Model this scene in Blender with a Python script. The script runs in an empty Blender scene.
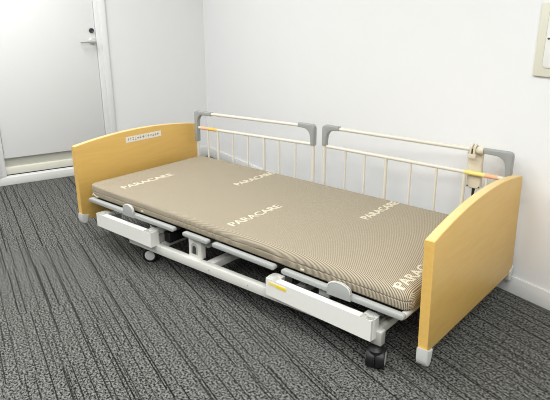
import bpy, bmesh, math, random
from mathutils import Vector, Matrix

random.seed(7)
C = bpy.context.scene.collection
PI = math.pi

# ------------------------------------------------------------------ frames
# The room is axis aligned: left wall on X=0, back wall on Y=0, floor on Z=0.
# The bed stands at an angle PHI to the back wall and has its own frame.
PHI = 0.3057
KX, KY = -0.925, 1.877          # the room corner, in the bed's frame


def bed2room(p):
    dx, dy = p[0] - KX, p[1] - KY
    c, s = math.cos(PHI), math.sin(PHI)
    return Vector((c * dx - s * dy, s * dx + c * dy, p[2]))


# ------------------------------------------------------------------ materials
def srgb(r, g, b):
    def f(v):
        v /= 255.0
        return v / 12.92 if v <= .04045 else ((v + .055) / 1.055) ** 2.4
    return (f(r), f(g), f(b), 1)


def mat(name, col, rough=.5, spec=.5, metal=0.0, noise=0.0, nscale=30, bump=0.0):
    m = bpy.data.materials.new(name)
    m.use_nodes = True
    nt = m.node_tree
    b = nt.nodes['Principled BSDF']
    b.inputs['Base Color'].default_value = col
    b.inputs['Roughness'].default_value = rough
    b.inputs['Specular IOR Level'].default_value = spec
    b.inputs['Metallic'].default_value = metal
    if noise or bump:
        tc = nt.nodes.new('ShaderNodeTexCoord')
        n = nt.nodes.new('ShaderNodeTexNoise')
        n.inputs['Scale'].default_value = nscale
        n.inputs['Detail'].default_value = 4
        nt.links.new(tc.outputs['Object'], n.inputs['Vector'])
        if noise:
            mx = nt.nodes.new('ShaderNodeMix')
            mx.data_type = 'RGBA'
            mx.inputs[6].default_value = tuple(c * (1 - noise) for c in col[:3]) + (1,)
            mx.inputs[7].default_value = tuple(min(1, c * (1 + noise)) for c in col[:3]) + (1,)
            nt.links.new(n.outputs['Fac'], mx.inputs[0])
            nt.links.new(mx.outputs[2], b.inputs['Base Color'])
        if bump:
            bp = nt.nodes.new('ShaderNodeBump')
            bp.inputs['Strength'].default_value = bump
            bp.inputs['Distance'].default_value = .002
            nt.links.new(n.outputs['Fac'], bp.inputs['Height'])
            nt.links.new(bp.outputs['Normal'], b.inputs['Normal'])
    return m


class NT:
    """tiny node helper"""
    def __init__(self, m):
        self.nt = m.node_tree

    def n(self, t, **kw):
        o = self.nt.nodes.new(t)
        for k, v in kw.items():
            setattr(o, k, v)
        return o

    def link(self, a, b):
        self.nt.links.new(a, b)

    def math(self, op, a, b=None, c=None):
        o = self.n('ShaderNodeMath', operation=op)
        for i, v in enumerate((a, b, c)):
            if v is None:
                continue
            if isinstance(v, (int, float)):
                o.inputs[i].default_value = v
            else:
                self.link(v, o.inputs[i])
        return o.outputs[0]

    def mix(self, fac, a, b):
        o = self.n('ShaderNodeMix', data_type='RGBA')
        for i, v in ((0, fac), (6, a), (7, b)):
            if isinstance(v, (int, float, tuple)):
                o.inputs[i].default_value = v
            else:
                self.link(v, o.inputs[i])
        return o.outputs[2]


def carpet_material():
    m = mat('carpet_tile', (.1, .1, .1, 1), rough=.95, spec=.15)
    k = NT(m)
    b = m.node_tree.nodes['Principled BSDF']
    tc = k.n('ShaderNodeTexCoord')
    rot = k.n('ShaderNodeVectorRotate', rotation_type='Z_AXIS')
    rot.inputs['Angle'].default_value = 0.055
    k.link(tc.outputs['Object'], rot.inputs['Vector'])
    sp = k.n('ShaderNodeSeparateXYZ')
    k.link(rot.outputs[0], sp.inputs[0])
    a, w = sp.outputs[0], sp.outputs[1]
    dark = None
    # two families of thin dark lines running along the tiles, broken at tile joints
    for (per, thick, prob, tl, seed) in ((.044, .0044, .9, .5, 3.1), (.095, .0056, .85, 1.0, 8.7), (.06, .0032, .35, .5, 5.3)):
        cw = k.math('DIVIDE', w, per)
        idx = k.math('FLOOR', cw)
        fr = k.math('FRACT', cw)
        row = k.math('FLOOR', k.math('DIVIDE', w, .5))
        col = k.math('FLOOR', k.math('ADD', k.math('DIVIDE', a, tl), k.math('MULTIPLY', row, .37)))
        cv = k.n('ShaderNodeCombineXYZ')
        k.link(idx, cv.inputs[0])
        k.link(col, cv.inputs[1])
        cv.inputs[2].default_value = seed
        wn = k.n('ShaderNodeTexWhiteNoise', noise_dimensions='3D')
        k.link(cv.outputs[0], wn.inputs['Vector'])
        s2 = k.n('ShaderNodeSeparateColor')
        k.link(wn.outputs['Color'], s2.inputs[0])
        pos = k.math('ADD', k.math('MULTIPLY', s2.outputs[0], .5), .25)
        dist = k.math('ABSOLUTE', k.math('SUBTRACT', fr, pos))
        line = k.math('LESS_THAN', dist, thick / per * .5)
        on = k.math('LESS_THAN', s2.outputs[1], prob)
        line = k.math('MULTIPLY', line, on)
        line = k.math('MULTIPLY', line, k.math('ADD', k.math('MULTIPLY', s2.outputs[2], .4), .6))
        dark = line if dark is None else k.math('MAXIMUM', dark, line)
    # heathered yarn
    mp = k.n('ShaderNodeMapping')
    mp.inputs['Scale'].default_value = (110, 125, 1)
    k.link(rot.outputs[0], mp.inputs['Vector'])
    n1 = k.n('ShaderNodeTexNoise')
    n1.inputs['Scale'].default_value = 1.0
    n1.inputs['Detail'].default_value = 2.5
    n1.inputs['Roughness'].default_value = .7
    k.link(mp.outputs[0], n1.inputs['Vector'])
    r1 = k.n('ShaderNodeMapRange')
    r1.inputs[1].default_value = .40
    r1.inputs[2].default_value = .63
    k.link(n1.outputs['Fac'], r1.inputs[0])
    base = k.mix(r1.outputs[0], srgb(7, 7, 7), srgb(134, 135, 131))
    # wide tonal bands
    mp2 = k.n('ShaderNodeMapping')
    mp2.inputs['Scale'].default_value = (2.0, 16, 1)
    k.link(rot.outputs[0], mp2.inputs['Vector'])
    n2 = k.n('ShaderNodeTexNoise')
    n2.inputs['Scale'].default_value = 1.0
    k.link(mp2.outputs[0], n2.inputs['Vector'])
    r2 = k.n('ShaderNodeMapRange')
    r2.inputs[1].default_value = .35
    r2.inputs[2].default_value = .65
    r2.inputs[3].default_value = .06
    r2.inputs[4].default_value = 0
    k.link(n2.outputs['Fac'], r2.inputs[0])
    base = k.mix(r2.outputs[0], base, srgb(40, 41, 41))
    k.link(k.mix(k.math('MULTIPLY', dark, .95), base, srgb(6, 6, 7)), b.inputs['Base Color'])
    bp = k.n('ShaderNodeBump')
    bp.inputs['Strength'].default_value = .5
    bp.inputs['Distance'].default_value = .003
    k.link(k.math('SUBTRACT', n1.outputs['Fac'], dark), bp.inputs['Height'])
    k.link(bp.outputs['Normal'], b.inputs['Normal'])
    return m


def wood_material(name, c1, c2, axis):
    m = mat(name, c1, rough=.38, spec=.45)
    k = NT(m)
    b = m.node_tree.nodes['Principled BSDF']
    tc = k.n('ShaderNodeTexCoord')
    mp = k.n('ShaderNodeMapping')
    mp.inputs['Scale'].default_value = (20, 3, 24)
    k.link(tc.outputs['Object'], mp.inputs['Vector'])
    n = k.n('ShaderNodeTexNoise')
    n.inputs['Scale'].default_value = 2.2
    n.inputs['Detail'].default_value = 6
    n.inputs['Distortion'].default_value = .6
    k.link(mp.outputs[0], n.inputs['Vector'])
    r = k.n('ShaderNodeMapRange')
    r.inputs[1].default_value = .3
    r.inputs[2].default_value = .7
    k.link(n.outputs['Fac'], r.inputs[0])
    k.link(k.mix(r.outputs[0], c1, c2), b.inputs['Base Color'])
    return m


def mattress_material():
    m = mat('striped_mattress_cover', (.5, .4, .3, 1), rough=.85, spec=.15)
    k = NT(m)
    b = m.node_tree.nodes['Principled BSDF']
    tc = k.n('ShaderNodeTexCoord')
    sp = k.n('ShaderNodeSeparateXYZ')
    k.link(tc.outputs['Object'], sp.inputs[0])
    sn = k.n('ShaderNodeSeparateXYZ')
    k.link(tc.outputs['Normal'], sn.inputs[0])
    endf = k.math('GREATER_THAN', k.math('ABSOLUTE', sn.outputs[0]), .72)
    coord = k.math('ADD', k.math('MULTIPLY', sp.outputs[0], k.math('SUBTRACT', 1, endf)),
                   k.math('MULTIPLY', sp.outputs[2], endf))
    wob = k.n('ShaderNodeTexNoise')
    wob.inputs['Scale'].default_value = 7
    k.link(tc.outputs['Object'], wob.inputs['Vector'])
    coord = k.math('ADD', coord, k.math('MULTIPLY', wob.outputs['Fac'], .004))
    fr = k.math('FRACT', k.math('DIVIDE', coord, .0056))
    tri = k.math('ABSOLUTE', k.math('SUBTRACT', fr, .5))
    st = k.n('ShaderNodeMapRange')
    st.inputs[1].default_value = .20
    st.inputs[2].default_value = .32
    k.link(tri, st.inputs[0])
    k.link(k.mix(st.outputs[0], srgb(191, 182, 160), srgb(97, 84, 71)), b.inputs['Base Color'])
    n = k.n('ShaderNodeTexNoise')
    n.inputs['Scale'].default_value = 14
    n.inputs['Detail'].default_value = 5
    k.link(tc.outputs['Object'], n.inputs['Vector'])
    bp = k.n('ShaderNodeBump')
    bp.inputs['Strength'].default_value = .25
    bp.inputs['Distance'].default_value = .01
    k.link(n.outputs['Fac'], bp.inputs['Height'])
    k.link(bp.outputs['Normal'], b.inputs['Normal'])
    return m


M = {
    'wall': mat('white_wall_paper', srgb(230, 231, 231), .8, .2, noise=.012, nscale=6, bump=.03),
    'door': mat('white_door_paint', srgb(229, 230, 230), .45, .4, noise=.006, nscale=4),
    'frame': mat('white_door_frame_paint', srgb(233, 234, 234), .4, .4),
    'ceiling': mat('ceiling_board', srgb(235, 235, 232), .9, .1, noise=.02, nscale=60),
    'base': mat('white_baseboard_vinyl', srgb(226, 227, 225), .5, .35, noise=.01, nscale=10),
    'sill': mat('cream_metal_sill', srgb(222, 221, 208), .4, .4, noise=.02, nscale=12),
    'riser': mat('shaded_metal_riser', srgb(196, 197, 188), .5, .3, noise=.02, nscale=12),
    'gap': mat('black_gap_shade', srgb(40, 40, 38), .8, .2),
    'carpet': carpet_material(),
    'wood': wood_material('light_maple_board', srgb(213, 172, 92), srgb(218, 180, 101), 1),
    'edge': wood_material('light_maple_top_lit_edge', srgb(224, 194, 130), srgb(230, 202, 142), 1),
    'mattress': mattress_material(),
    'print': mat('cream_print', srgb(212, 205, 184), .8, .2),
    'strap': mat('tan_strap', srgb(198, 188, 168), .85, .1),
    'white_steel': mat('white_painted_steel', srgb(216, 216, 209), .4, .45, noise=.01, nscale=20),
    'white_plastic': mat('white_plastic', srgb(229, 229, 223), .38, .45, noise=.006, nscale=20),
    'grey_plastic': mat('grey_plastic', srgb(168, 171, 168), .42, .45, noise=.01, nscale=20),
    'light_grey': mat('light_grey_plastic', srgb(203, 205, 201), .4, .45, noise=.01, nscale=20),
    'corner_grey': mat('rail_corner_grey', srgb(150, 153, 151), .38, .5, noise=.01, nscale=20),
    'ivory': mat('ivory_painted_tube', srgb(214, 210, 197), .35, .5, noise=.008, nscale=20),
    'remote': mat('ivory_remote_plastic', srgb(212, 204, 184), .45, .4, noise=.008, nscale=20),
    'shaded_steel': mat('shaded_frame_steel', srgb(46, 46, 46), .6, .3, noise=.05, nscale=20),  # underside parts: shade below the bed is put into this dark colour
    'black': mat('black_rubber', srgb(22, 22, 23), .45, .4, noise=.05, nscale=20),
    'bracket': mat('grey_bracket_steel', srgb(168, 168, 162), .5, .4, noise=.02, nscale=20),
    'dark_slot': mat('dark_slot', srgb(58, 58, 54), .6, .3),
    'chrome': mat('satin_chrome', srgb(214, 214, 211), .32, .5, metal=.45),
    'lock': mat('dark_lock_steel', srgb(78, 78, 80), .3, .5, metal=.85),
    'yellow': mat('yellow_sticker', srgb(238, 208, 40), .5, .3, noise=.05, nscale=60),
    'pale_yellow': mat('pale_yellow_sticker', srgb(232, 214, 130), .5, .3, noise=.06, nscale=80),
    'amber': mat('amber_sticker', srgb(236, 186, 96), .5, .3, noise=.04, nscale=60),
    'orange': mat('orange_sticker', srgb(232, 178, 142), .5, .3, noise=.06, nscale=80),
    'paper': mat('white_label_paper', srgb(238, 234, 222), .6, .2),
    'ink': mat('grey_ink', srgb(120, 118, 116), .7, .2),
    'switch_frame': mat('beige_switch_bezel', srgb(212, 210, 192), .4, .4, noise=.006, nscale=30),
    'switch_panel': mat('pale_switch_panel', srgb(226, 225, 220), .4, .4),
}


# ------------------------------------------------------------------ mesh builder
class MB:
    def __init__(self, base=(0, 0, 0)):
        self.bm = bmesh.new()
        self.base = Vector(base)

    def _take(self, b2):
        me = bpy.data.meshes.new('tmp')
        b2.to_mesh(me)
        b2.free()
        self.bm.from_mesh(me)
        bpy.data.meshes.remove(me)

    def box(self, x0, x1, y0, y1, z0, z1, bev=0.0, seg=2, mtx=None, shear=None):
        b = bmesh.new()
        bmesh.ops.create_cube(b, size=1)
        for v in b.verts:
            v.co = Vector(((x0 + x1) / 2 + v.co.x * (x1 - x0), (y0 + y1) / 2 + v.co.y * (y1 - y0),
                           (z0 + z1) / 2 + v.co.z * (z1 - z0)))
        if bev:
            bmesh.ops.bevel(b, geom=b.edges[:], offset=bev, segments=seg, profile=.5, affect='EDGES')
        for v in b.verts:
            if mtx:
                v.co = mtx @ v.co
            if shear:
                v.co = shear(v.co)
        self._take(b)
        return self

    def prism(self, outline, axis, lo, hi, bev=0.0, seg=2, shear=None):
        """outline of 2-D points; axis = extrusion axis ('x': outline is (y,z), 'y': (x,z), 'z': (x,y))"""
        b = bmesh.new()

        def p(u, v, t):
            return {'x': (t, u, v), 'y': (u, t, v), 'z': (u, v, t)}[axis]
        lo_v = [b.verts.new(p(u, v, lo)) for u, v in outline]
        hi_v = [b.verts.new(p(u, v, hi)) for u, v in outline]
        n = len(outline)
        f0 = b.faces.new(lo_v)
        f1 = b.faces.new(hi_v)
        for i in range(n):
            b.faces.new((lo_v[i], lo_v[(i + 1) % n], hi_v[(i + 1) % n], hi_v[i]))
        bmesh.ops.recalc_face_normals(b, faces=b.faces[:])
        if bev:
            es = set(f0.edges) | set(f1.edges)
            bmesh.ops.bevel(b, geom=list(es), offset=bev, segments=seg, profile=.5, affect='EDGES')
        if shear:
            for v in b.verts:
                v.co = shear(v.co)
        self._take(b)
        return self

    def tube(self, pts, r, seg=12, r1=None):
        pts = [Vector(p) for p in pts]
        b = bmesh.new()
        rings = []
        n = len(pts)
        ref = None
        for i, p in enumerate(pts):
            if i == 0:
                d = pts[1] - pts[0]
            elif i == n - 1:
                d = pts[-1] - pts[-2]
            else:
                d = (pts[i + 1] - p).normalized() + (p - pts[i - 1]).normalized()
            d.normalize()
            if ref is None:
                ref = Vector((0, 0, 1)) if abs(d.z) < .9 else Vector((1, 0, 0))
            u = (ref - d * ref.dot(d)).normalized()
            ref = u
            w = d.cross(u)
            rr = r if r1 is None else r + (r1 - r) * i / (n - 1)
            rings.append([b.verts.new(p + (u * math.cos(t) + w * math.sin(t)) * rr)
                          for t in [2 * PI * k / seg for k in range(seg)]])
        for i in range(n - 1):
            for k in range(seg):
                b.faces.new((rings[i][k], rings[i][(k + 1) % seg], rings[i + 1][(k + 1) % seg], rings[i + 1][k]))
        b.faces.new(rings[0][::-1])
        b.faces.new(rings[-1])
        bmesh.ops.recalc_face_normals(b, faces=b.faces[:])
        self._take(b)
        return self

    def lathe(self, prof, center, axis, seg=28, caps=True):
        """profile of (t along axis, radius)"""
        axis = Vector(axis).normalized()
        ref = Vector((0, 0, 1)) if abs(axis.z) < .9 else Vector((1, 0, 0))
        u = (ref - axis * ref.dot(axis)).normalized()
        w = axis.cross(u)
        c = Vector(center)
        b = bmesh.new()
        rings = [[b.verts.new(c + axis * t + (u * math.cos(q) + w * math.sin(q)) * max(r, 1e-5))
                  for q in [2 * PI * k / seg for k in range(seg)]] for t, r in prof]
        for i in range(len(prof) - 1):
            for k in range(seg):
                b.faces.new((rings[i][k], rings[i][(k + 1) % seg], rings[i + 1][(k + 1) % seg], rings[i + 1][k]))
        if caps:
            b.faces.new(rings[0][::-1])
            b.faces.new(rings[-1])
        bmesh.ops.recalc_face_normals(b, faces=b.faces[:])
        self._take(b)
        return self

    def build(self, name, m, parent=None, label=None, smooth=True):
        for v in self.bm.verts:
            v.co -= self.base
        me = bpy.data.meshes.new(name)
        self.bm.to_mesh(me)
        self.bm.free()
        me.materials.append(m)
        if smooth:
            for p in me.polygons:
                p.use_smooth = True
            me.set_sharp_from_angle(angle=math.radians(38))
        o = bpy.data.objects.new(name, me)
        C.objects.link(o)
        if parent is not None:
            o.parent = parent
        if label:
            o['label'] = label
        return o


def tag(o, label, cat, group=None):
    o['label'] = label
    o['category'] = cat
    if group:
        o['group'] = group
    return o


def bed_thing(name, base, label, cat, group=None):
    """an Empty at the thing's base, in the bed's frame"""
    o = bpy.data.objects.new(name, None)
    C.objects.link(o)
    o.empty_display_size = .1
    o.location = bed2room(base)
    o.rotation_euler = (0, 0, PHI)
    return tag(o, label, cat, group)


def structure(mb, name, m):
    o = mb.build(name, m)
    o['kind'] = 'structure'
    return o


def arc(cx, cy, r, a0, a1, n):
    return [(cx + r * math.cos(math.radians(a0 + (a1 - a0) * i / n)),
             cy + r * math.sin(math.radians(a0 + (a1 - a0) * i / n))) for i in range(n + 1)]


def rounded_rect(u0, u1, v0, v1, r, n=6):
    return (arc(u1 - r, v1 - r, r, 0, 90, n) + arc(u0 + r, v1 - r, r, 90, 180, n)
            + arc(u0 + r, v0 + r, r, 180, 270, n) + arc(u1 - r, v0 + r, r, 270, 360, n))


def font_mesh(txt, width, height, depth):
    """text turned into a solid, x 0..width, y 0..height"""
    cu = bpy.data.curves.new('lettering_curve', 'FONT')
    cu.body = txt
    cu.extrude = .01
    cu.resolution_u = 3
    cu.offset = .012
    ob = bpy.data.objects.new('lettering_tmp', cu)
    C.objects.link(ob)
    bpy.context.view_layer.update()
    me = bpy.data.meshes.new_from_object(ob.evaluated_get(bpy.context.evaluated_depsgraph_get()))
    bpy.data.objects.remove(ob)
    bpy.data.curves.remove(cu)
    xs = [v.co.x for v in me.vertices]
    ys = [v.co.y for v in me.vertices]
    zs = [v.co.z for v in me.vertices]
    for v in me.vertices:
        v.co.x = (v.co.x - min(xs)) / (max(xs) - min(xs)) * width
        v.co.y = (v.co.y - min(ys)) / (max(ys) - min(ys)) * height
        v.co.z = (v.co.z - min(zs)) / (max(zs) - min(zs)) * depth
    return me


# ------------------------------------------------------------------ the setting
RX, RY, RZ = 6.4, -6.2, 2.6           # room extents
structure(MB().box(-.3, RX, RY, .2, -.08, 0), 'floor', M['carpet'])
structure(MB().box(-.2, RX, 0, .12, 0, RZ), 'wall_back', M['wall'])
structure(MB().box(-.3, RX, RY, .12, RZ, RZ + .06), 'ceiling', M['ceiling'])

# left wall with the door opening: b is the distance from the corner
DB0, DB1, DZ0, DZ1 = .925, 1.705, .205, 2.12
FR = .085
w = MB()
w.box(-.12, 0, -(DB0 - FR), 0, 0, RZ)
w.box(-.12, 0, RY, -(DB1 + FR), 0, RZ)
w.box(-.12, 0, -(DB1 + FR), -(DB0 - FR), DZ1 + FR, RZ)
w.box(-.12, 0, -(DB1 + FR), -(DB0 - FR), 0, .07)
structure(w, 'wall_left', M['wall'])

# door frame: two stepped bands on each jamb and across the head
f = MB()
for (o0, o1, a) in ((0, .038, .008), (.038, FR, .018)):
    f.box(-.10, a, -(DB0 - o0), -(DB0 - o1), .07, DZ1 + o1, .002)
    f.box(-.10, a, -(DB1 + o1), -(DB1 + o0), .07, DZ1 + o1, .002)
    f.box(-.10, a, -(DB1 + o0), -(DB0 - o0), DZ1 + o0, DZ1 + o1, .002)
structure(f, 'trim_1', M['frame'])

# the raised sill below the door leaf: a set-back riser, greyed for the door's overhang shade, and a cream step
structure(MB().box(-.10, -.040, -DB1, -DB0, .07, .215), 'trim_2', M['riser'])
structure(MB().box(-.09, -.004, -DB1, -DB0, .078, .132, .003), 'trim_3', M['sill'])
structure(MB().box(-.09, -.010, -DB1, -DB0, .060, .079), 'trim_4', M['gap'])  # dark strip standing in for the shade in the open gap

door = structure(MB().box(-.042, -.002, -DB1 + .003, -DB0 - .003, DZ0, DZ1 - .003, .002), 'door_1', M['door'])
hz, hb = 1.04, .956
h = MB()
h.lathe([(0, .026), (.006, .026), (.009, .022), (.009, .012), (.045, .011), (.047, .011)], (-.002, -hb, hz), (1, 0, 0))
h.tube([(.045, -hb + .008, hz), (.048, -hb - .03, hz), (.047, -hb - .075, hz - .001), (.043, -hb - .102, hz - .002)], .0095, 14)
h.build('door_handle', M['chrome'], door)
lk = MB()
lk.lathe([(0, .019), (.010, .018), (.014, .014), (.010, .006)], (-.002, -hb, hz + .078), (1, 0, 0))
lk.build('door_lock', M['lock'], door)

structure(MB().box(0, .010, -(DB0 - FR) + .001, -.0105, 0, .088, .002), 'baseboard_left', M['base'])
structure(MB().box(0, .012, RY, -(DB0 - FR) - .001, 0, .060, .002), 'trim_5', M['base'])
structure(MB().box(0, RX, -.010, 0, 0, .084, .002), 'baseboard_back', M['base'])

# ------------------------------------------------------------------ the care bed
BED = (1.03, .44, 0)
bed = bed_thing('care_bed', BED, 'adjustable care bed with light wooden end boards on a white steel base', 'bed')


def P():
    return MB(BED)


def sl(x):                       # the platform runs very slightly downhill to the foot end
    return .010 - .0165 * (x - .1) + .007 * math.sin(PI * min(1, max(0, (x - .1) / 1.9)))


def slope(v):
    return Vector((v.x, v.y, v.z + sl(v.x)))


def board(name, x0, x1, near, top, far, zb0, zb1, shear_z):
    y0, y1 = near, far
    n = 24
    pts = []
    # arch through (near, z), (mid, peak), (far, z)
    def zt(y):
        t = (y - y0) / (y1 - y0)
        za, zm, zc = top
        return za * (1 - t) + zc * t + (zm - (za + zc) / 2) * 4 * t * (1 - t)
    pts.append((y0, zb0))
    for i in range(n + 1):
        y = y0 + (y1 - y0) * i / n
        pts.append((y, zt(y)))
    pts.append((y1, zb1))
    mb = P()
    b = bmesh.new()
    lo = [b.verts.new((x0, u, v)) for u, v in pts]
    hi = [b.verts.new((x1, u, v)) for u, v in pts]
    m = len(pts)
    b.faces.new(lo)
    b.faces.new(hi)
    for i in range(m):
        b.faces.new((lo[i], lo[(i + 1) % m], hi[(i + 1) % m], hi[i]))
    bmesh.ops.recalc_face_normals(b, faces=b.faces[:])
    # round the two upright edges of each end and ease the arrises
    es = [e for e in b.edges if abs(e.verts[0].co.x - e.verts[1].co.x) < 1e-6]
    up = [e for e in es if abs(e.verts[0].co.y - e.verts[1].co.y) < 1e-6]
    rest = [e for e in es if e not in up]
    bmesh.ops.bevel(b, geom=rest, offset=.003, segments=2, profile=.5, affect='EDGES')
    up = [e for e in b.edges if abs(e.verts[0].co.y - e.verts[1].co.y) < 1e-5
          and abs(e.verts[0].co.x - e.verts[1].co.x) < 1e-5 and e.calc_length() > .2]
    bmesh.ops.bevel(b, geom=up, offset=.008, segments=3, profile=.5, affect='EDGES')
    for v in b.verts:
        v.co.x -= (v.co.z - .345) * shear_z
    mb._take(b)
    bo = mb.build(name, M['wood'], bed)
    # thin strip along the arched top, overhead brightness put into a paler wood colour
    strip = []
    for i in range(n + 1):
        y = y0 + .004 + (y1 - y0 - .008) * i / n
        strip.append((y, zt(y) + .0006))
    under = [(y, z - .004) for y, z in strip[::-1]]
    P().prism(strip + under, 'x', x0 + .003, x1 - .003, shear=lambda v: Vector((v.x - (v.z - .345) * shear_z, v.y, v.z))).build('top_lit_edge', M['edge'], bo, 'arched top edge of the board, coloured paler as if lit from above')
    return bo


head = board('headboard', -.031, .003, -.004, (.556, .590, .554), .893, .128, .124, 0)
foot = board('footboard', 2.060, 2.097, 0, (.550, .607, .574), .887, .142, .120, .025)


def bumper(parent, x0, x1, y, zlow, ztop, sgn):
    """rounded grey cap over a lower corner of a board; sgn=+1 for the near corner"""
    o = []
    for (u, v) in [(-.006, ztop + .012), (-.007, zlow + .030), (-.003, zlow + .013), (.005, zlow + .004), (.015, zlow), (.024, zlow + .002),
                   (.032, zlow + .010), (.040, ztop - .010), (.040, ztop - .002), (.020, ztop + .001), (.004, ztop + .008)]:
        o.append((y + sgn * u, v))
    P().prism(o, 'x', x0 - .003, x1 + .003, .006, 4).build('corner_bumper', M['light_grey'], parent, 'light grey plastic corner bumper')


bumper(head, -.031, .003, -.004, .106, .158, 1)
bumper(head, -.031, .003, .893, .106, .158, -1)
bumper(foot, 2.066, 2.103, 0, .080, .142, 1)
bumper(foot, 2.066, 2.103, .887, .078, .138, -1)

# paper label strip on the headboard with a line of faint small characters
lab = P().box(.0034, .0042, .331, .596, .520, .5545).build('label_strip', M['paper'], head, 'white paper label strip with a line of faint grey writing')
yy = .345
rnd = random.Random(3)
while yy < .575:
    wd = rnd.choice((.012, .015, .016))
    zc = .5375
    ym = yy + wd / 2
    ink = P()
    ink.box(.0042, .0045, ym - .0009, ym + .0009, zc - .009, zc + .009)
    for s_ in range(rnd.randint(2, 3)):
        z = zc + rnd.uniform(-.008, .008)
        ink.box(.0042, .0045, yy, yy + wd * rnd.uniform(.7, 1), z - .0009, z + .0009)
    ink.build('faint_character', M['ink'], lab)
    yy += wd + .004

# base frame: two long rails and cross members
for y0, y1 in ((-.004, .030), (.835, .869)):
    P().box(.43, 1.925, y0, y1, .106, .152, .004).build('base_rail', M['white_steel'], bed)
for x in (.60, .98, 1.45, 1.86):
    P().box(x, x + .045, .028, .837, .116, .150, .003).build('base_cross_member', M['white_steel'], bed)
for bx in (.70, 1.19):
    for by in (.0295,):
        pass
P().box(1.883, 1.928, -.007, .026, .096, .150, .004).build('end_bracket', M['bracket'], bed, 'grey steel bracket over the front caster')
P().box(1.883, 1.935, .831, .872, .082, .154, .004).build('end_bracket', M['bracket'], bed, 'grey steel bracket over the rear caster')
# rivets on the front rail
for x in (1.03, 1.27):
    P().lathe([(0, .004), (.002, .003)], (x, -.004, .131), (0, -1, 0), 10).build('rivet', M['bracket'], bed)

# casters
def caster(x, y, ax, lab):
    ax = Vector((ax[0], ax[1], 0)).normalized()
    r = .040
    c = Vector((x, y, r))
    hs = P()
    hs.lathe([(-.012, .020), (0, .031), (.030, .033), (.040, .026), (.046, .014)], (x, y, .047), (0, 0, 1), 24)
    hs.tube([(x, y, .085), (x, y, .118)], .010)
    hs.lathe([(-.006, .030), (.006, .030)], c, ax)
    root = hs.build('caster', M['black'], bed, lab)
    for s in (-1, 1):
        cc = c + ax * (s * .0175)
        t = s * .016
        wv = P()
        wv.lathe([(-.0172, .032), (-.0165, .038), (-.012, .040), (.012, .040), (.0165, .038), (.0172, .032)], cc, ax)
        wh = wv.build('wheel', M['black'], root)
        hv = P()
        hv.lathe([(0, .027), (t * .10, .027), (t * .18, .023), (t * .20, .010)], cc + ax * t * .98, ax)
        hv.build('wheel_hub', M['light_grey'], wh, 'light grey wheel hub disc')


caster(1.905, .004, (.93, .37), 'black twin-wheel caster at the foot end front corner')
caster(.505, .078, (.55, -.83), 'black twin-wheel caster at the head end front corner')
caster(1.905, .850, (.75, -.66), 'black twin-wheel caster at the foot end rear corner')
caster(.478, .850, (.75, -.66), 'black twin-wheel caster at the head end rear corner')

# lift links standing on the base rail
for y in (.022, .812):
    s = 1 if y < .4 else -1
    lc = P().box(.868, .955, y, y + .030, .150, .262, .004).build('lift_column', M['white_steel'], bed)
    if y < .4:
        P().prism([(.885, .166)] + arc(.9085, .203, .0215, 180, 0, 10)[:] + [(.930, .166)], 'y', y - .0012, y + .004, .0008).build(
            'arched_recess', M['bracket'], lc)
        P().prism([(.894, .168)] + arc(.9085, .198, .0120, 180, 0, 10)[:] + [(.921, .168)], 'y', y - .0022, y + .004, .0008).build(
            'dark_slot', M['dark_slot'], lc)
P().box(.930, .975, .05, .82, .206, .240, .003).build('lift_beam', M['bracket'], bed)
P().box(.585, .640, .02, .85, .196, .236, .003, shear=None).build('lift_beam', M['white_steel'], bed)
P().box(1.62, 1.67, .03, .85, .190, .226, .003).build('lift_beam', M['white_steel'], bed)
# actuator motor and box beam, their black also carrying the under-bed shade
P().box(.66, 1.60, .36, .48, .165, .225, .012).build('actuator', M['black'], bed, 'black drive unit under the platform')
P().box(.655, .70, .05, .84, .158, .212, .003).build('control_box', M['black'], bed, 'black box beam beside the drive unit')

# mattress platform in four sections, each with a grey side bar front and back
SEC = ((.100, .803), (.867, 1.034), (1.064, 1.425), (1.462, 2.010))
for (x0, x1) in SEC:
    P().box(x0 + .01, x1 - .01, .004, .846, .254, .2660, .003, shear=slope).build('platform_panel', M['shaded_steel'], bed)
    for (y0, y1) in ((-.014, .012), (.834, .856)):
        P().prism(rounded_rect(x0, x1, .2570, .2782, .0104, 6), 'y', y0, y1, .004, 2, shear=slope).build(
            'side_bar', M['grey_plastic'], bed)
for x in (.112, 1.998):
    P().box(x - .012, x + .012, .0, .846, .2535, .2765, .008, 3, shear=slope).build('end_bar', M['light_grey'], bed)
for x in (.62, 1.55, 1.90):
    P().box(x, x + .03, .0, .85, .236, .262, .003, shear=slope).build('platform_rib', M['shaded_steel'], bed)

# mattress stoppers: half-round grey tabs clipped on the front bar
for (x0, x1, zb, zt) in ((.424, .508, .2655, .331), (1.692, 1.798, .240, .304)):
    cx, hw = (x0 + x1) / 2, (x1 - x0) / 2
    zr = zt - .034
    out = [(x0, zb), (x0, zr)]
    for i in range(1, 16):
        q = PI - PI * i / 16
        out.append((cx + hw * math.cos(q), zr + .034 * math.sin(q) ** .8))
    out += [(x1, zr), (x1, zb)]
    st = P().prism(out, 'y', -.021, -.013, .002).build('mattress_stopper', M['grey_plastic'], bed)
    rim = [(x - (x - cx) * .0, z) for x, z in out[1:-1]]
    inner = [(cx + (x - cx) * .93, z - .005) for x, z in rim[::-1]]
    P().prism(rim + inner, 'y', -.022, -.010, .0015).build('stopper_rim', M['white_steel'], st, 'paler rim over the top of the stopper')


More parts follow.
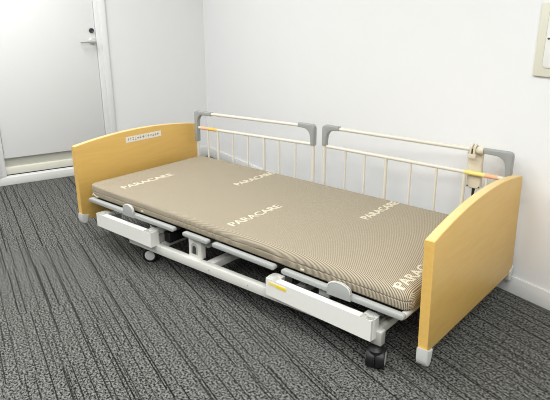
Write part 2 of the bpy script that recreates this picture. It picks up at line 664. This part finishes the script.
# white covers hung below the platform side
def cover(x0, x1, zt0, zt1, zb0, zb1, yf, round_left, round_right):
    def sh(v):
        t = (v.x - x0) / (x1 - x0)
        zt, zb = zt0 + (zt1 - zt0) * t, zb0 + (zb1 - zb0) * t
        return Vector((v.x, v.y, zb + v.z * (zt - zb)))
    def shb(v):
        t = (v.x - x0) / (x1 - x0)
        return Vector((v.x, v.y, v.z + zt0 + (zt1 - zt0) * t))
    capw = .055
    # front panel with a lip turned back along the top
    pts_out = [(x0 + .004, yf), (x1 - .004, yf), (x1 - .002, yf + .032), (x0 + .002, yf + .032)]
    mb = P()
    mb.prism(pts_out, 'z', 0, 1, 0, shear=sh)
    c = mb.build('side_cover', M['white_plastic'], bed)
    for (e0, e1, rd) in ((x0, x0 + capw, round_left), (x1 - capw, x1, round_right)):
        left = e0 == x0
        R = .024 if rd else .004
        if left:
            o = [(e1, yf - .0003), (e1, yf + .064)] + arc(e0 + .016, yf + .048, .016, 90, 180, 5) + arc(e0 + R, yf - .0003 + R, R, 180, 270, 6)
        else:
            o = arc(e1 - R, yf - .0003 + R, R, -90, 0, 6) + arc(e1 - .016, yf + .048, .016, 0, 90, 5) + [(e0, yf + .064), (e0, yf - .0003)]
        mb = P()
        mb.prism(o, 'z', .0, 1.0, .0, shear=sh)
        cap = mb.build('end_cap', M['white_plastic'], c)
        mx = (e0 + e1) / 2
        P().prism(rounded_rect(mx - .015, mx + .015, yf + .024, yf + .040, .0075), 'z', -.004, .0012, 0, shear=shb).build(
            'end_cap_slot', M['light_grey'], c)
        # hanger arm back to the platform frame
        P().box(mx - .012, mx + .012, yf + .03, .09, 0, .5, .0, shear=sh).build('hanger_arm', M['bracket'], c)
    P().box(x0 + capw, x1 - capw, yf + .045, yf + .060, .25, .80, 0, shear=sh).build('back_channel', M['shaded_steel'], c, 'dark channel behind the cover')
    return c


cL = cover(.203, .660, .2290, .2283, .1580, .1515, -.040, False, False)
cR = cover(1.401, 1.905, .2240, .2075, .1480, .1235, -.040, True, True)
cL['label'] = 'white side cover at the head end'
cR['label'] = 'white side cover at the foot end with a yellow sticker'
def tip(v):
    return Vector((v.x, v.y, v.z - .03 * (v.x - 1.42)))


stx = P().box(1.420, 1.512, -.0415, -.0402, .1985, .2125, 0, shear=tip).build('warning_sticker', M['pale_yellow'], cR, 'yellow sticker')
P().box(1.462, 1.512, -.0420, -.0412, .1985, .2090, 0, shear=tip).build('sticker_patch', M['yellow'], stx, 'deeper yellow end of the sticker')

# ------------------------------------------------------------------ the mattress
MT = (1.05, .435, .26)
mattress = bed_thing('mattress', MT, 'thin beige striped mattress with cream lettering, lying on the care bed', 'mattress')
MX0, MX1, MY0, MY1 = .080, 2.022, .010, .854


def mat_top(x):
    return .3585 - .0105 * (x - .1)


def mat_bot(x):
    return .2795 + sl(x)


RTOP = .040


def softness(x, y):
    """the worn front border is rounder toward the foot end, the back border is crisp"""
    t = min(1, max(0, (x - MX0) / (MX1 - MX0)))
    u = min(1, max(0, (y - .05) / .5))
    u = u * u * (3 - 2 * u)
    return (.22 + .75 * t) * (1 - u) + (.28 + .12 * t) * u


def mat_surf(x, y):
    """height of the top surface incl. rounded borders"""
    RT = RTOP * softness(x, y)
    d = min(x - MX0, MX1 - x, y - MY0, MY1 - y)
    z = mat_top(x)
    if d < RT:
        d = max(d, 0)
        z -= RT - math.sqrt(max(0, RT ** 2 - (RT - d) ** 2))
    return z


mb = MB(MT)
b = mb.bm
# cross-section rings: (inset from the plan outline, height fraction or offset)
prof = []
prof.append((.012, 'b', .0))
prof.append((.004, 'b', .004))
prof.append((.0, 'b', .012))
prof.append((.0005, 'f', .42))
prof.append((.0035, 'f', .46))
prof.append((.0035, 'f', .49))
prof.append((.0, 'f', .53))
for i in range(0, 9):
    q = math.radians(90 * i / 8)
    prof.append((1.0 * (RTOP - RTOP * math.cos(q)), 't', -RTOP + RTOP * math.sin(q)))
NXS, NYS = 60, 26


def plan_ring(ins):
    x0, x1, y0, y1 = MX0 + ins, MX1 - ins, MY0 + ins, MY1 - ins
    r = max(.042 - ins, .004)
    pts = []
    def seg(ax, ay, bx, by, n):
        return [(ax + (bx - ax) * i / n, ay + (by - ay) * i / n) for i in range(n)]
    pts += seg(x0 + r, y0, x1 - r, y0, NXS) + arc(x1 - r, y0 + r, r, -90, 0, 6)[:-1]
    pts += seg(x1, y0 + r, x1, y1 - r, NYS) + arc(x1 - r, y1 - r, r, 0, 90, 6)[:-1]
    pts += seg(x1 - r, y1, x0 + r, y1, NXS) + arc(x0 + r, y1 - r, r, 90, 180, 6)[:-1]
    pts += seg(x0, y1 - r, x0, y0 + r, NYS) + arc(x0 + r, y0 + r, r, 180, 270, 6)[:-1]
    return pts


rr = random.Random(11)
rings = []
for (ins, kind, h0) in prof:
    ring = []
    h = h0
    for k_, ((x, y), (xo, yo)) in enumerate(zip(plan_ring(ins), plan_ring(0))):
        if kind == 't':
            q_ = softness(xo, yo)
            x, y = xo + (x - xo) * q_, yo + (y - yo) * q_
            h = h0 * q_
        zb, zt = mat_bot(x), mat_top(x)
        z = zb + h if kind == 'b' else (zt + h if kind == 't' else zb + (zt - zb) * h)
        # the side of the soft cover is a little wavy
        wv = .0016 * math.sin(x * 41) * math.sin(x * 17 + 1) if kind == 'f' else 0
        ring.append(b.verts.new((x, y + (wv if y < .2 else 0), z)))
    rings.append(ring)
n = len(rings[0])
for i in range(len(rings) - 1):
    for k_ in range(n):
        b.faces.new((rings[i][k_], rings[i][(k_ + 1) % n], rings[i + 1][(k_ + 1) % n], rings[i + 1][k_]))
b.faces.new(rings[0][::-1])
b.faces.new(rings[-1])
bmesh.ops.recalc_face_normals(b, faces=b.faces[:])
body = mb.build('mattress_body', M['mattress'], mattress)

# the printed words run across the width, letter tops toward the head end
# (x of the baseline, y start, y end)
for (xb, y0, y1) in ((.306, .085, .430), (.730, .525, .838), (1.128, .068, .412), (1.541, .530, .838), (1.985, .026, .372)):
    me = font_mesh('PARACARE', y1 - y0, .046, .0012)
    for v in me.vertices:
        x, y = xb - v.co.y, y0 + v.co.x
        v.co = Vector((x, y, mat_surf(x, y) + .0002 + v.co.z)) - Vector(MT)
    me.materials.append(M['print'])
    o = bpy.data.objects.new('printed_word', me)
    C.objects.link(o)
    o.parent = mattress
    o['label'] = 'cream printed lettering'
# small cream sewn tags low on the front side
for x in (.535, 1.545):
    zb = mat_bot(x)
    MB(MT).box(x, x + .018, MY0 - .001, MY0 + .002, zb + .012, zb + .020, .0006).build('sewn_tag', M['print'], mattress, 'small cream sewn tag')
# folded corner strap at the head end
MB(MT).prism([(.104, .300), (.116, .312), (.132, .306), (.150, .300), (.166, .304), (.166, .298), (.150, .293), (.132, .298), (.117, .304), (.108, .296)], 'y',
            MY0 - .0015, MY0 + .002, .0006).build('corner_strap', M['strap'], mattress, 'pale stitched strap at the corner')

# ------------------------------------------------------------------ bed rails
RYC = .866                                # rail plane


def bed_rail(x0, x1, zt0, zt1, zm0, zm1, bars, legs, label, stickers, lens):
    base = ((x0 + x1) / 2, RYC, .25)
    t = bed_thing('bed_rail', base, label, 'bed rail', 'bed rails along the wall side of the care bed')

    def Q():
        return MB(base)

    def zl(a, b_, x):
        return a + (b_ - a) * (x - x0) / (x1 - x0)
    e0, e1 = x0 + .012, x1 - .012
    Q().tube([(e0 + .03, RYC, zl(zt0, zt1, e0)), (e1 - .03, RYC, zl(zt0, zt1, e1))], .0095).build('top_bar', M['ivory'], t)
    Q().tube([(e0, RYC, zl(zm0, zm1, e0)), (e1, RYC, zl(zm0, zm1, e1))], .0090).build('middle_bar', M['ivory'], t)
    for x in (e0, e1):
        Q().tube([(x, RYC, .235), (x, RYC, zl(zt0, zt1, x) - .03)], .0095).build('end_post', M['ivory'], t)
    for i, x in enumerate(bars):
        Q().tube([(x, RYC, .285), (x, RYC, zl(zm0, zm1, x))], .0085 if i in legs else .0060).build('upright', M['ivory'], t)
    Q().box(e0, e1, RYC - .007, RYC + .007, .275, .291, .003).build('lower_bar', M['ivory'], t)
    # grey corner brackets with a curved inner edge
    for (xo, sg, L, Dn) in ((x0, 1, lens[0], lens[1]), (x1, -1, lens[2], lens[3])):
        zt = zl(zt0, zt1, xo) + .0135
        loc = [(0, -.02)] + [(.02 - .02 * math.cos(math.radians(q)), -.02 + .02 * math.sin(math.radians(q))) for q in (30, 60, 90)]
        loc += [(L, 0), (L, -.023), (.075, -.025)]
        for q in range(1, 8):
            s = math.radians(90 * q / 8)
            loc.append((.075 - .046 * math.sin(s), -.071 + .046 * math.cos(s)))
        loc += [(.027, -.080), (.025, -Dn), (0, -Dn)]
        pts = [(xo + sg * u, zt + v) for u, v in loc]
        Q().prism(pts, 'y', RYC - .015, RYC + .015, .005, 3).build('corner_bracket', M['corner_grey'], t, 'grey plastic corner bracket')
    for (a, c, m, nm) in stickers:
        mid = (a + c) / 2
        ang = math.atan2(zm1 - zm0, x1 - x0)
        sb = Q()
        sb.tube([(a, RYC, zl(zm0, zm1, a)), (c, RYC, zl(zm0, zm1, c))], .0104, 14)
        sb.build('sticker_band', m, t, nm)
    return t


bed_rail(.032, .993, .635, .656, .537, .559, (.143, .233, .364, .490, .620, .737, .856), (1, 4),
         'ivory bed rail nearest the headboard with an orange and amber sticker',
         [(.082, .150, M['orange'], 'pale orange sticker'), (.150, .230, M['amber'], 'amber sticker')], (.150, .200, .115, .115))
bed_rail(1.045, 2.050, .665, .664, .561, .553, (1.192, 1.311, 1.435, 1.571, 1.706, 1.842, 1.945), (2, 5),
         'ivory bed rail nearest the footboard, carrying the hand control',
         [(1.838, 1.936, M['pale_yellow'], 'pale yellow sticker'), (1.936, 1.993, M['orange'], 'pale orange sticker')], (.105, .115, .130, .115))

# ------------------------------------------------------------------ the hand control hung on the rail
RB = (1.89, .895, .40)
RSH = -.018
rem = bed_thing('hand_control', (RB[0] + RSH, RB[1], RB[2]), 'ivory bed hand control hung by its hook on the rail by the footboard', 'remote control')


def Rm():
    return MB(RB)


yb0, yb1 = RYC + .014, RYC + .042
o = [(1.868, .487), (1.880, .478), (1.920, .478), (1.932, .488), (1.931, .560), (1.926, .585), (1.928, .640), (1.922, .652),
     (1.862, .652), (1.856, .640), (1.862, .585), (1.866, .560)]
cb = Rm().prism(o, 'y', yb0, yb1, .006, 3).build('control_body', M['remote'], rem)
hk = Rm()
hk.lathe([(-.016, .0108), (-.016, .0155), (-.0145, .0165), (.0145, .0165), (.016, .0155), (.016, .0108), (-.016, .0108)], (1.921, RYC, .664), (1, 0, 0), 20, False)
hk.build('rail_clip', M['remote'], rem)
hk = Rm()
for hx in (1.883, 1.899):
    hk.tube([(hx, RYC + .022, .640), (hx, RYC + .020, .676), (hx, RYC, .688), (hx, RYC - .016, .678), (hx, RYC - .018, .655), (hx, RYC - .016, .636)], .006, 10)
hk.box(1.873, 1.909, RYC - .023, RYC - .013, .626, .648, .004)
hk.build('hook', M['remote'], rem)
Rm().box(1.8885, 1.8935, RYC - .0235, RYC - .0205, .650, .672, .0005).build('hook_slot', M['dark_slot'], rem)
for i in range(3):
    for j in range(2):
        Rm().box(1.880 + j * .020, 1.894 + j * .020, yb1 - .001, yb1 + .002, .505 + i * .035, .525 + i * .035, .003).build(
            'button', M['grey_plastic'], cb)
for x in (1.872, 1.926):
    Rm().lathe([(0, .004), (.002, .003)], (x, yb0, .488), (0, -1, 0), 10).build('screw', M['dark_slot'], cb)
cbl = Rm()
cbl.tube([(1.899, RYC + .028, .480), (1.898, RYC + .028, .462), (1.896, RYC + .028, .440)], .0085, 12, .005)
cbl.build('strain_relief', M['black'], rem, 'black cable strain relief')
Rm().tube([(1.896, RYC + .028, .442), (1.893, RYC + .030, .40), (1.888, RYC + .034, .34), (1.88, RYC + .036, .27), (1.86, RYC + .030, .215),
           (1.80, RYC - .02, .190), (1.72, RYC - .10, .188)], .0035, 10).build('cable', M['black'], rem, 'black cable')

# ------------------------------------------------------------------ wall control plate
sx0, sx1, sz0, sz1 = 3.135, 3.340, 1.000, 1.290
sw = bpy.data.objects.new('wall_switch', None)
C.objects.link(sw)
sw.location = ((sx0 + sx1) / 2, 0, sz0)
tag(sw, 'beige switch plate with a rounded pale inset on the back wall', 'switch')


def S():
    return MB(((sx0 + sx1) / 2, 0, sz0))


S().prism(rounded_rect(sx0, sx1, sz0, sz1, .006), 'y', -.013, -.0002, .003).build('bezel', M['switch_frame'], sw)
ix0, ix1, iz0, iz1 = sx0 + .040, sx1 - .040, sz0 + .036, sz1 - .024
S().prism(rounded_rect(ix0 - .002, ix1 + .002, iz0 - .002, iz1 + .002, .018), 'y', -.0136, -.010, 0).build('inset_gap', M['bracket'], sw)
pn = S().prism(rounded_rect(ix0, ix1, iz0, iz1, .016), 'y', -.016, -.010, .002).build('inset_panel', M['switch_panel'], sw)
S().box(ix0 + .006, ix0 + .040, -.0164, -.0155, 1.150, 1.1525).build('rocker_gap', M['ink'], pn)
S().box(ix0 + .010, ix0 + .017, -.0166, -.0155, 1.1475, 1.155).build('indicator', M['dark_slot'], pn)
S().box(ix0 + .044, ix1 - .006, -.0164, -.0155, 1.150, 1.1525).build('rocker_gap', M['ink'], pn)

# ------------------------------------------------------------------ light
def area(name, x, y, z, sx, sy, power, col=(1, 1, 1)):
    l = bpy.data.lights.new(name, 'AREA')
    l.shape = 'RECTANGLE'
    l.size, l.size_y = sx, sy
    l.energy = power
    l.color = col
    o = bpy.data.objects.new(name, l)
    C.objects.link(o)
    o.location = (x, y, z)
    return o


for (x, y, p) in ((1.1, -1.8, 38), (1.1, -3.6, 46), (3.0, -1.8, 28), (3.0, -3.6, 26), (4.9, -1.8, 42), (4.9, -3.6, 58), (6.1, -2.6, 56)):  # the last one is an added fill to brighten the footboard's outer face
    area('ceiling_lamp_and_fill', x, y, RZ - .02, 1.2, .6, p, (1, .998, .985))

wd = bpy.data.worlds.new('room_surround')
bpy.context.scene.world = wd
wd.use_nodes = True
wd.node_tree.nodes['Background'].inputs[0].default_value = (1, .99, .975, 1)
wd.node_tree.nodes['Background'].inputs[1].default_value = .25

# ------------------------------------------------------------------ camera
cam = bpy.data.cameras.new('camera')
co = bpy.data.objects.new('camera', cam)
C.objects.link(co)
cam.sensor_fit = 'HORIZONTAL'
cam.sensor_width = 36
cam.lens = 36 * 563.0133 / 550
cam.clip_start = .05
yaw, pitch, roll = -.6923, .3246, -.0021
fw = Vector((math.sin(yaw) * math.cos(pitch), math.cos(yaw) * math.cos(pitch), -math.sin(pitch)))
rt = fw.cross(Vector((0, 0, 1))).normalized()
up = rt.cross(fw)
c, s = math.cos(roll), math.sin(roll)
r2, u2 = rt * c + up * s, -rt * s + up * c
R = Matrix((r2, u2, -fw)).transposed()
R = Matrix.Rotation(PHI, 3, 'Z') @ R
co.matrix_world = Matrix.Translation(bed2room((2.7652, -1.6198, 1.2612))) @ R.to_4x4()
sc = bpy.context.scene
sc.camera = co
sc.cycles.filter_width = 1.0
sc.view_settings.view_transform = 'Standard'
sc.view_settings.look = 'None'
sc.view_settings.exposure = 0.0
sc.view_settings.gamma = 1
sc.view_settings.use_curve_mapping = False
